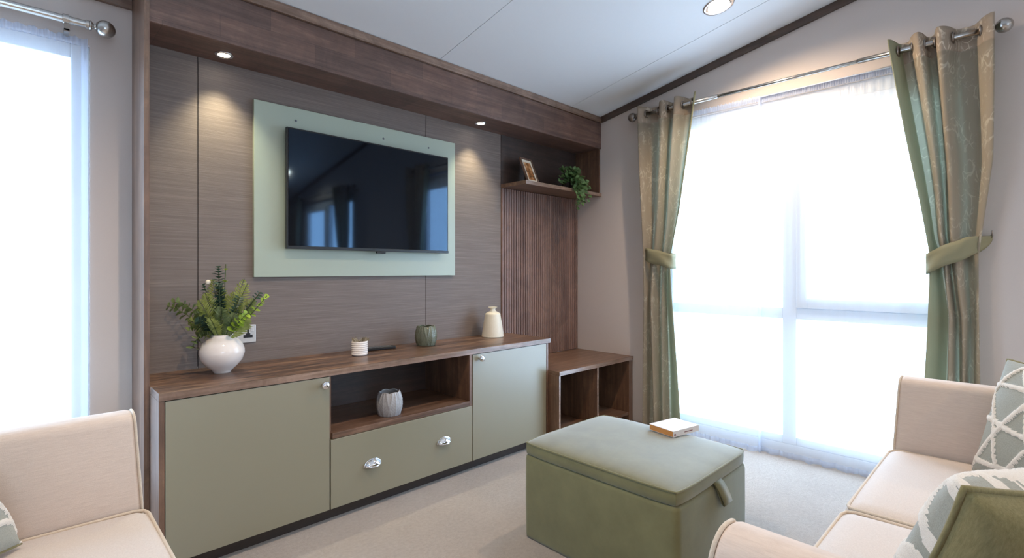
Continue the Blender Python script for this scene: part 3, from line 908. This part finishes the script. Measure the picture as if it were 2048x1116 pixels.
# tulip shaped tealight holders with embossed leaves
def tulip(name, loc, mat, label, s=1.0):
    nA, nZ = 96, 40
    bm = B(); H0 = .118 * s; R0 = .064 * s; outer = []; inner = []
    def prof(t):
        return R0 * (.66 + .34 * math.sin(PI * min(1, .10 + t * .78)) ** .8) * (1 - .06 * t * t)
    for j in range(nZ + 1):
        t = j / nZ; ro = []; ri = []
        for i in range(nA):
            a = 2 * PI * i / nA
            seg = (a * 6 / (2 * PI)) % 1
            top = H0 * (1 + .045 * math.sin(PI * seg) - .03)
            z = top * t
            # leaf veins
            u = abs(seg - .5) * 2
            rim = .0042 * math.exp(-((u - (1 - .9 * abs(t - .35))) / .09) ** 2)
            mid = .0030 * math.exp(-((u) / .07) ** 2)
            vein = .0024 * max(0, math.sin((t * 16 - u * 5) * 2 * PI * .5)) ** 2 * (u < .85)
            r = prof(t) + rim + mid + vein
            ro.append(bm.verts.new((loc[0] + r * math.cos(a), loc[1] + r * math.sin(a), loc[2] + z)))
            r2 = (prof(t) - .006 * s)
            ri.append(bm.verts.new((loc[0] + r2 * math.cos(a), loc[1] + r2 * math.sin(a), loc[2] + max(z - (.002 if j == nZ else 0), .006))))
        outer.append(ro); inner.append(ri)
    for G in (outer, inner):
        for j in range(nZ):
            for i in range(nA):
                bm.faces.new((G[j][i], G[j][(i + 1) % nA], G[j + 1][(i + 1) % nA], G[j + 1][i]))
    for i in range(nA):
        bm.faces.new((outer[nZ][i], outer[nZ][(i + 1) % nA], inner[nZ][(i + 1) % nA], inner[nZ][i]))
    bm.faces.new(outer[0]); bm.faces.new(inner[0])
    return tag(finish(name, bm, mat, smooth=True), label, 'candle holder')
tulip('tealight_holder', (1.785, 2.575, ZT), plain('dark_green_glaze', srgb(116, 120, 102), .25, var=.15, scale=25), 'dark green leaf embossed tealight holder on top of the sideboard')
tulip('tealight_holder', (1.395, 2.345, .4133), plain('grey_glaze', srgb(168, 166, 166), .4, var=.1, scale=30), 'grey leaf embossed tealight holder inside the sideboard niche', 1.04)

# cream bottle vase
bm = B(); prof = [(.070, 0), (.077, .002)]
for k in range(13):
    t = k / 12; z = .004 + t * .148; r = .0765 - .020 * t - .003 * t * t
    prof += [(r, z), (r - .0012, z + .006)]
prof += [(.050, .160), (.040, .168), (.026, .174), (.019, .181), (.018, .190), (.022, .197), (.031, .202), (.032, .204), (.028, .204), (.016, .195), (.014, .18), (0, .17)]
lathe(bm, (2.345, 2.585, ZT), prof, 56)
tag(finish('bottle_vase', bm, M['cream_ceramic'], smooth=True), 'cream tapered ceramic bottle vase at the right end of the sideboard', 'vase')

# ------------------------------------------------------------------ photo frame and trailing plant on the shelf
fr_ = thing('photo_frame', 'small dark framed photograph leaning back on the open shelf', 'picture frame', (2.70, 2.56, 1.8035))
Mx = Matrix.Translation((2.715, 2.535, 1.807)) @ Matrix.Rotation(math.radians(8), 4, 'Z') @ Matrix.Rotation(math.radians(-22), 4, 'X')
def PF(name, bm, m):
    bmesh.ops.transform(bm, matrix=Mx, verts=bm.verts); return P(name, bm, m, fr_)
bm = B(); w, h, f_ = .074, .212, .013
for a in ((-w, -w + f_, 0, h), (w - f_, w, 0, h), (-w + f_, w - f_, 0, f_), (-w + f_, w - f_, h - f_, h)):
    box(bm, a[0], a[1], 0, .014, a[2], a[3], .001, 1)
box(bm, -w + .002, w - .002, .009, .013, .002, h - .002)
PF('frame', bm, M['wood_z'])
bm = B()
for a in ((-.061, -.044, .013, .199), (.044, .061, .013, .199), (-.044, .044, .013, .032), (-.044, .044, .178, .199)):
    box(bm, a[0], a[1], .006, .0075, a[2], a[3])
PF('mount_card', bm, plain('mount_card', srgb(235, 222, 200), .7))
t = NT('small_photo'); n = t.noise(t.coords(), 26, 3)
t.col(t.ramp(n, [(.35, srgb(70, 48, 34)), (.5, srgb(170, 110, 60)), (.68, srgb(225, 180, 130))])); t.set(Roughness=.3)
PF('photograph', quick(-.044, .044, .0065, .008, .032, .178), t.m)
bm = B(); v = [Vector((-.03, .013, .12)), Vector((.03, .013, .12)), Vector((.02, .075, .028)), Vector((-.02, .075, .028))]
q = [bm.verts.new(x) for x in v]; bm.faces.new(q); q = [bm.verts.new(x + Vector((0, .003, .003))) for x in v]; bm.faces.new(q[::-1])
PF('easel_leg', bm, M['wood_z'])

pl = thing('trailing_plant', 'green trailing plant spilling over the edge of the open shelf', 'plant', (3.12, 2.56, 1.8035))
bm = B(); lathe(bm, (3.12, 2.565, 1.8035), [(.032, 0), (.045, .07), (.047, .075), (.042, .075), (.04, .065), (0, .062)], 32)
P('pot', bm, plain('dark_pot', srgb(60, 50, 44), .6), pl, smooth=True)
bm = B()
c0 = Vector((3.12, 2.555, 1.875))
for k in range(84):
    a = R_.random() * 6.28
    front = k % 3 == 0
    if front:
        e = c0 + Vector((R_.uniform(-.09, .11), -R_.uniform(.12, .17), -R_.uniform(.02, .23)))
        bend = Vector((0, -.09, .09))
    else:
        e = c0 + Vector((math.cos(a) * R_.uniform(.05, .15), -abs(math.sin(a)) * R_.uniform(.03, .12), R_.uniform(-.05, .10)))
        bend = Vector((0, -.02, .06))
    e.y = min(e.y, 2.66)
    if e.z < 1.83: e.y = min(e.y, 2.43)
    pts = curve_pts(c0, e, bend, 12)
    tube(bm, pts, .0012, 4)
    for i in range(3, 13):
        if R_.random() < .25: continue
        d = Vector((R_.uniform(-1, 1), R_.uniform(-1, .4), R_.uniform(-.6, .5)))
        leaf(bm, pts[i], d, Vector((R_.uniform(-.4, .4), -1, .7)), R_.uniform(.024, .038), R_.uniform(.011, .017), 1, .25, 5, True)
P('foliage', bm, [M['stem'], M['ivy']], pl)

# ------------------------------------------------------------------ ottoman
ot = thing('storage_ottoman', 'square green velvet storage ottoman with lift lid', 'ottoman', (1.89, 1.19, 0))
OX0, OX1, OY0, OY1 = 1.590, 2.195, .825, 1.555
def roundrect(x0, x1, y0, y1, r, n=6):
    pts = []
    for cx, cy, a0 in ((x1 - r, y1 - r, 0), (x0 + r, y1 - r, PI / 2), (x0 + r, y0 + r, PI), (x1 - r, y0 + r, 1.5 * PI)):
        for i in range(n + 1):
            a = a0 + PI / 2 * i / n; pts.append((cx + r * math.cos(a), cy + r * math.sin(a)))
    return pts
def stack(levels, r):
    bm = B(); rings = []
    for inset, z in levels:
        pr = roundrect(OX0 + inset, OX1 - inset, OY0 + inset, OY1 - inset, max(r - inset, .004))
        rings.append([bm.verts.new((x, y, z)) for x, y in pr])
    for a, b in zip(rings, rings[1:]):
        for i in range(len(a)):
            bm.faces.new((a[i], a[(i + 1) % len(a)], b[(i + 1) % len(a)], b[i]))
    bm.faces.new(rings[0]); bm.faces.new(rings[-1])
    return bm
bm = stack([(.012, .0), (.004, .006), (.002, .02), (0, .18), (.001, .345), (.004, .357), (.012, .361)], .03)
P('ottoman_body', bm, M['velvet'], ot, smooth=True)
# lid with crowned top
bm = B(); n = 36; grid = []
def lidz(s, t_):
    return .412 + .026 * (max(0, 1 - s ** 4) * max(0, 1 - t_ ** 4)) ** .55 + .0012 * noise.noise(Vector((s * 3, t_ * 3, 1)))
def lidxy(s, t_):
    # squircle-ish corners
    k = .035 * (s * s * t_ * t_) ** 3
    return ((OX0 + OX1) / 2 + (OX1 - OX0) / 2 * s * (1 - k), (OY0 + OY1) / 2 + (OY1 - OY0) / 2 * t_ * (1 - k))
ss = [math.sin(PI / 2 * (2 * i / n - 1)) for i in range(n + 1)]
for s in ss:
    grid.append([bm.verts.new((*lidxy(s, t_), lidz(s, t_))) for t_ in ss])
for i in range(n):
    for j in range(n):
        bm.faces.new((grid[i][j], grid[i + 1][j], grid[i + 1][j + 1], grid[i][j + 1])).material_index = 1
loop = [(ss[i], -1) for i in range(n)] + [(1, ss[i]) for i in range(n)] + [(ss[n - i], 1) for i in range(n)] + [(-1, ss[n - i]) for i in range(n)]
vt = [grid[i][0] for i in range(n)] + [grid[n][i] for i in range(n)] + [grid[n - i][n] for i in range(n)] + [grid[0][n - i] for i in range(n)]
lows = []
for z in (.39, .368, .364):
    lows.append([bm.verts.new((*[c + (m - c) * (.012 if z < .366 else -.004 if z == .39 else 0) for c, m in zip(lidxy(s, t_), ((OX0 + OX1) / 2, (OY0 + OY1) / 2))], z)) for s, t_ in loop])
prev = vt
for lw in lows:
    for i in range(len(vt)):
        k = (i + 1) % len(vt); bm.faces.new((prev[i], prev[k], lw[k], lw[i]))
    prev = lw
bm.faces.new(lows[-1])
P('lid', bm, [M['velvet'], M['velvet_top']], ot, smooth=True)
bm = B(); tube(bm, [(*lidxy(s, t_), .4125) for s, t_ in loop], .0042, 8, closed=True)
P('lid_piping', bm, M['velvet'], ot, smooth=True)
# pull strap: a folded loop hanging from the lid joint on the window-facing side of the photo front
bm = B(); sx0, sx1 = 1.862, 1.930
path = [(OY0 - .001, .372), (OY0 - .010, .362), (OY0 - .018, .335), (OY0 - .024, .300), (OY0 - .024, .276), (OY0 - .017, .270), (OY0 - .010, .280), (OY0 - .008, .310), (OY0 - .006, .345), (OY0 - .001, .360)]
rows = [[bm.verts.new((x + (.372 - z) * .55, y, z)) for x in (sx0, (sx0 + sx1) / 2, sx1)] for k, (y, z) in enumerate(path)]
for a, b in zip(rows, rows[1:]):
    for i in range(2): bm.faces.new((a[i], a[i + 1], b[i + 1], b[i]))
o = P('pull_strap', bm, M['velvet'], ot, smooth=True)
o.modifiers.new('thick', 'SOLIDIFY').thickness = .004

# book on the ottoman
bk = thing('paperback_book', 'white paperback book lying on the green ottoman', 'book', (2.12, 1.14, .4385))
ang = math.atan2(-.034, .170)
BM_ = Matrix.Translation((2.045, 1.082, .4395)) @ Matrix.Rotation(ang, 4, 'Z')
def PB(name, bm, m):
    bmesh.ops.transform(bm, matrix=BM_, verts=bm.verts); return P(name, bm, m, bk)
PB('page_block', quick(.001, .173, .003, .134, .0012, .0245), plain('book_pages', srgb(206, 140, 74), .8, scale=20))
bm = quick(0, .175, 0, .136, .0248, .0262); box(bm, 0, .175, 0, .136, 0, .0011); box(bm, 0, .175, 0, .0015, .0011, .0248)
PB('cover', bm, plain('book_cover', srgb(224, 216, 212), .45, scale=30, var=.03))
book_ink = plain('book_print', srgb(120, 52, 44), .6)
PB('spine_emblem', quick(.006, .016, -.0004, 0, .006, .014), book_ink)
PB('spine_title', quick(.075, .13, -.0004, 0, .010, .0135), book_ink)

# ------------------------------------------------------------------ sofas
SL_, SR_ = .904, .75      # seat reaches left / right of the cushion seam
def cushion_box(x0, x1, y0, y1, z0, z1, crown=.02, r=.035, n=22):
    """soft box with crowned top; y1 = front"""
    bm = B()
    def shape(a, b, c):   # unit cube coords -1..1
        x = (x0 + x1) / 2 + a * (x1 - x0) / 2; y = (y0 + y1) / 2 + b * (y1 - y0) / 2; z = (z0 + z1) / 2 + c * (z1 - z0) / 2
        k = max(0, 1 - a ** 4) * max(0, 1 - b ** 4)
        z += crown * c * k ** .6 * (1 if c > 0 else .2)
        # bulge of sides
        kk = 1 - c * c
        x += .008 * a * kk * (1 - b ** 4); y += .012 * (1 if b > 0 else 0) * b * kk * (1 - a ** 4)
        return x, y, z
    bmesh.ops.create_cube(bm, size=2)
    bmesh.ops.subdivide_edges(bm, edges=bm.edges, cuts=n, use_grid_fill=True)
    hx, hy, hz = (x1 - x0) / 2, (y1 - y0) / 2, (z1 - z0) / 2
    for v in bm.verts:
        # rounded box projection
        p = Vector((v.co.x * hx, v.co.y * hy, v.co.z * hz))
        q = Vector([max(-h + r, min(h - r, c)) for c, h in zip(p, (hx, hy, hz))])
        d = p - q
        if d.length > 1e-9:
            p = q + d.normalized() * min(r, r)
        v.co = shape(p.x / hx, p.y / hy, p.z / hz)
    return bm
def bm_v(p):
    return Vector(p)
def sofa(label, loc, rot):
    r = thing('sofa', label, 'sofa', (0, 0, 0))
    D0, D1 = -.56, .40; AT = .104
    P('base_frame', quick(-SL_ - .12, SR_ + .12, D0, D1 - .03, .09, .275, .02, 3), M['linen'], r)
    for sx, t0 in ((-1, SL_), (1, SR_)):
        t1 = t0 + AT; H = .732
        sec = [(t0 + .004, .09), (t0, .45), (t0 - .002, H - .035)]
        for k in range(1, 6):
            a = PI / 2 * k / 6; sec.append((t0 + .028 - .030 * math.cos(a), H - .032 + .030 * math.sin(a)))
        sec += [(t0 + .045, H), (t1 - .055, H)]
        for k in range(1, 7):
            a = PI / 2 * k / 6; sec.append((t1 - .050 + .055 * math.sin(a), H - .055 + .055 * math.cos(a)))
        sec += [(t1 + .002, .45), (t1, .09)]
        def fy(z):
            return D1 - .030 * max(0, (z - .2) / .54) ** 1.4
        cxm = (t0 + t1) / 2
        rings = []
        for stage in range(8):
            ring = []
            for x, z in sec:
                ins = (0, 0, 0, 0, 0, .003, .009, .018)[stage]
                xx = x + (cxm - x) / AT * 2 * ins; zz = z - ins if z > .3 else z
                f = fy(z)
                y = D0 + (f - .02 - D0) * stage / 4 if stage < 5 else f - (.010, .003, 0)[stage - 5]
                ring.append(bm_v((sx * xx, y, zz)))
            rings.append(ring)
        bm = B(); RR = [[bm.verts.new(p) for p in ring] for ring in rings]
        for a, b in zip(RR, RR[1:]):
            for i in range(len(a)):
                bm.faces.new((a[i], a[(i + 1) % len(a)], b[(i + 1) % len(a)], b[i]))
        bm.faces.new(RR[0]); bm.faces.new(RR[-1])
        o = P('arm', bm, M['linen'], r, smooth=True)
        bm = B(); tube(bm, [(sx * (x + (cxm - x) / AT * 2 * .004), fy(z) - .004, z - (.003 if z > .3 else 0)) for x, z in sec], .0042, 8)
        P('arm_piping', bm, M['piping'], r, o, True)
    P('back_frame', quick(-SL_ - .12, SR_ + .12, D0 - .10, D0 + .06, .09, .86, .04, 4), M['linen'], r, smooth=True)
    for x0, x1 in ((-SL_ + .004, -.004), (.004, SR_ - .004)):
        o = P('seat_cushion', cushion_box(x0, x1, D0 + .07, D1 + .004, .277, .435, .018), M['linen_seat'], r, smooth=True)
        bm = B()
        rr = .03; y0_, y1_ = D0 + .1, D1 - .003
        pts = [(x0 + .008, y0_, .436), (x0 + .008, y1_ - rr, .433), (x0 + .016, y1_ - .008, .430), (x0 + rr + .01, y1_, .428), (x1 - rr - .01, y1_, .428), (x1 - .016, y1_ - .008, .430), (x1 - .008, y1_ - rr, .433), (x1 - .008, y0_, .436)]
        dp = []
        for a, b in zip(pts, pts[1:]):
            for k in range(5): dp.append(Vector(a).lerp(Vector(b), k / 5))
        dp.append(Vector(pts[-1])); tube(bm, dp, .005, 8)
        P('seat_piping', bm, M['piping'], r, o, True)
        bm = cushion_box(x0, x1, -.08, .08, -.20, .20, .01, .06, 14)
        bmesh.ops.transform(bm, matrix=Matrix.Translation((0, D0 + .18, .665)) @ Matrix.Rotation(math.radians(12), 4, 'X'), verts=bm.verts)
        P('back_cushion', bm, M['linen'], r, smooth=True)
    for x in (-SL_ - .03, SR_ + .03):
        for y in (D0, D1 - .1):
            bm = B(); lathe(bm, (x, y, 0), [(.018, 0), (.026, .089)], 16)
            P('foot', bm, M['plinth'], r, smooth=True)
    r.location = loc; r.rotation_euler = (0, 0, rot)
    return r
sofa('cream linen two seat sofa beside the tall window', (1.832, 0, 0), 0)
sofa('cream linen sofa at the left edge in front of the left window', (-.11, 1.018, 0), -PI / 2)

# ------------------------------------------------------------------ scatter cushions
def scatter(label, mtx, w=.43, thick=.085, ang=.35, seed=0, ex=.42, pitch=.64, sw=.042):
    r = thing('scatter_cushion', label, 'cushion', (0, 0, 0))
    n = 110
    fr_bm = B(); bk_bm = B()
    def pos(s, t_, sg):
        x = w / 2 * s * (1 - .09 * (1 - t_ * t_)); y = w / 2 * t_ * (1 - .09 * (1 - s * s))
        h = thick * (max(0, 1 - s * s) * max(0, 1 - t_ * t_)) ** ex
        return Vector((x, y, sg * h))
    def pat(s, t_):
        best = 9
        for k, off in ((0, .05), (1, .21), (2, .33)):
            a = ang + k * PI / 3
            q = (s * math.cos(a) + t_ * math.sin(a) + off + .05 * math.sin(3 * (s - t_) + k)) / pitch
            q = abs(q - round(q)) * pitch
            best = min(best, q)
        best += .012 * noise.noise(Vector((s * 26, t_ * 26, seed)))
        return best
    for bm, sg in ((fr_bm, 1), (bk_bm, -1)):
        m = n if sg > 0 else 36
        G = []
        for i in range(m + 1):
            s = 2 * i / m - 1; s = math.sin(s * PI / 2) * .5 + s * .5
            row = []
            for j in range(m + 1):
                t_ = 2 * j / m - 1; t_ = math.sin(t_ * PI / 2) * .5 + t_ * .5
                p_ = pos(s, t_, sg)
                if sg > 0:
                    b = pat(s, t_)
                    if b < sw:
                        e = min(1, (sw - b) / .014)
                        p_.z += .006 * e * (1 + .35 * noise.noise(Vector((s * 60, t_ * 60, 3)))) * (1 if max(abs(s), abs(t_)) < .995 else 0)
                row.append(bm.verts.new(p_))
            G.append(row)
        for i in range(m):
            for j in range(m):
                f = bm.faces.new((G[i][j], G[i + 1][j], G[i + 1][j + 1], G[i][j + 1]))
                if sg > 0:
                    s = 2 * (i + .5) / m - 1; s = math.sin(s * PI / 2) * .5 + s * .5
                    t_ = 2 * (j + .5) / m - 1; t_ = math.sin(t_ * PI / 2) * .5 + t_ * .5
                    f.material_index = 1 if pat(s, t_) < sw else 0
    P('front_cover', fr_bm, [M['cush_sage'], M['cush_cream']], r, smooth=True)
    P('back_cover', bk_bm, M['cush_green'], r, smooth=True)
    bm = B(); pts = []
    for k in range(4):
        for i in range(24):
            q = -1 + 2 * i / 24
            s, t_ = ((q, -1), (1, q), (-q, 1), (-1, -q))[k]
            pts.append(pos(s, t_, 0))
    tube(bm, pts, .005, 8, closed=True)
    P('cushion_piping', bm, M['cush_green'], r, smooth=True)
    r.matrix_world = mtx
    return r
def orient(c, normal, up, spin=0):
    z = Vector(normal).normalized(); x = Vector(up).cross(z).normalized(); y = z.cross(x)
    m = Matrix((x, y, z)).transposed().to_4x4()
    return Matrix.Translation(c) @ m @ Matrix.Rotation(spin, 4, 'Z')
scatter('patterned sage cushion with cream lines against the sofa arm by the window', orient((2.36, -.06, .655), (-.62, .62, .32), (0, 0, 1), .05), ang=.4, seed=1)
scatter('cushion on the near sofa seat showing its plain olive back', orient((1.245, -.015, .645), (.60, .62, .45), (0, 0, 1), 0), w=.45, thick=.12, ex=.36, ang=.55, seed=2, pitch=.56, sw=.046)
scatter('patterned sage cushion at the left photo edge on the left sofa', orient((-.20, 1.715, .655), (.70, -.55, .42), (0, 0, 1), 0), ang=.5, seed=3, pitch=.5, sw=.034)
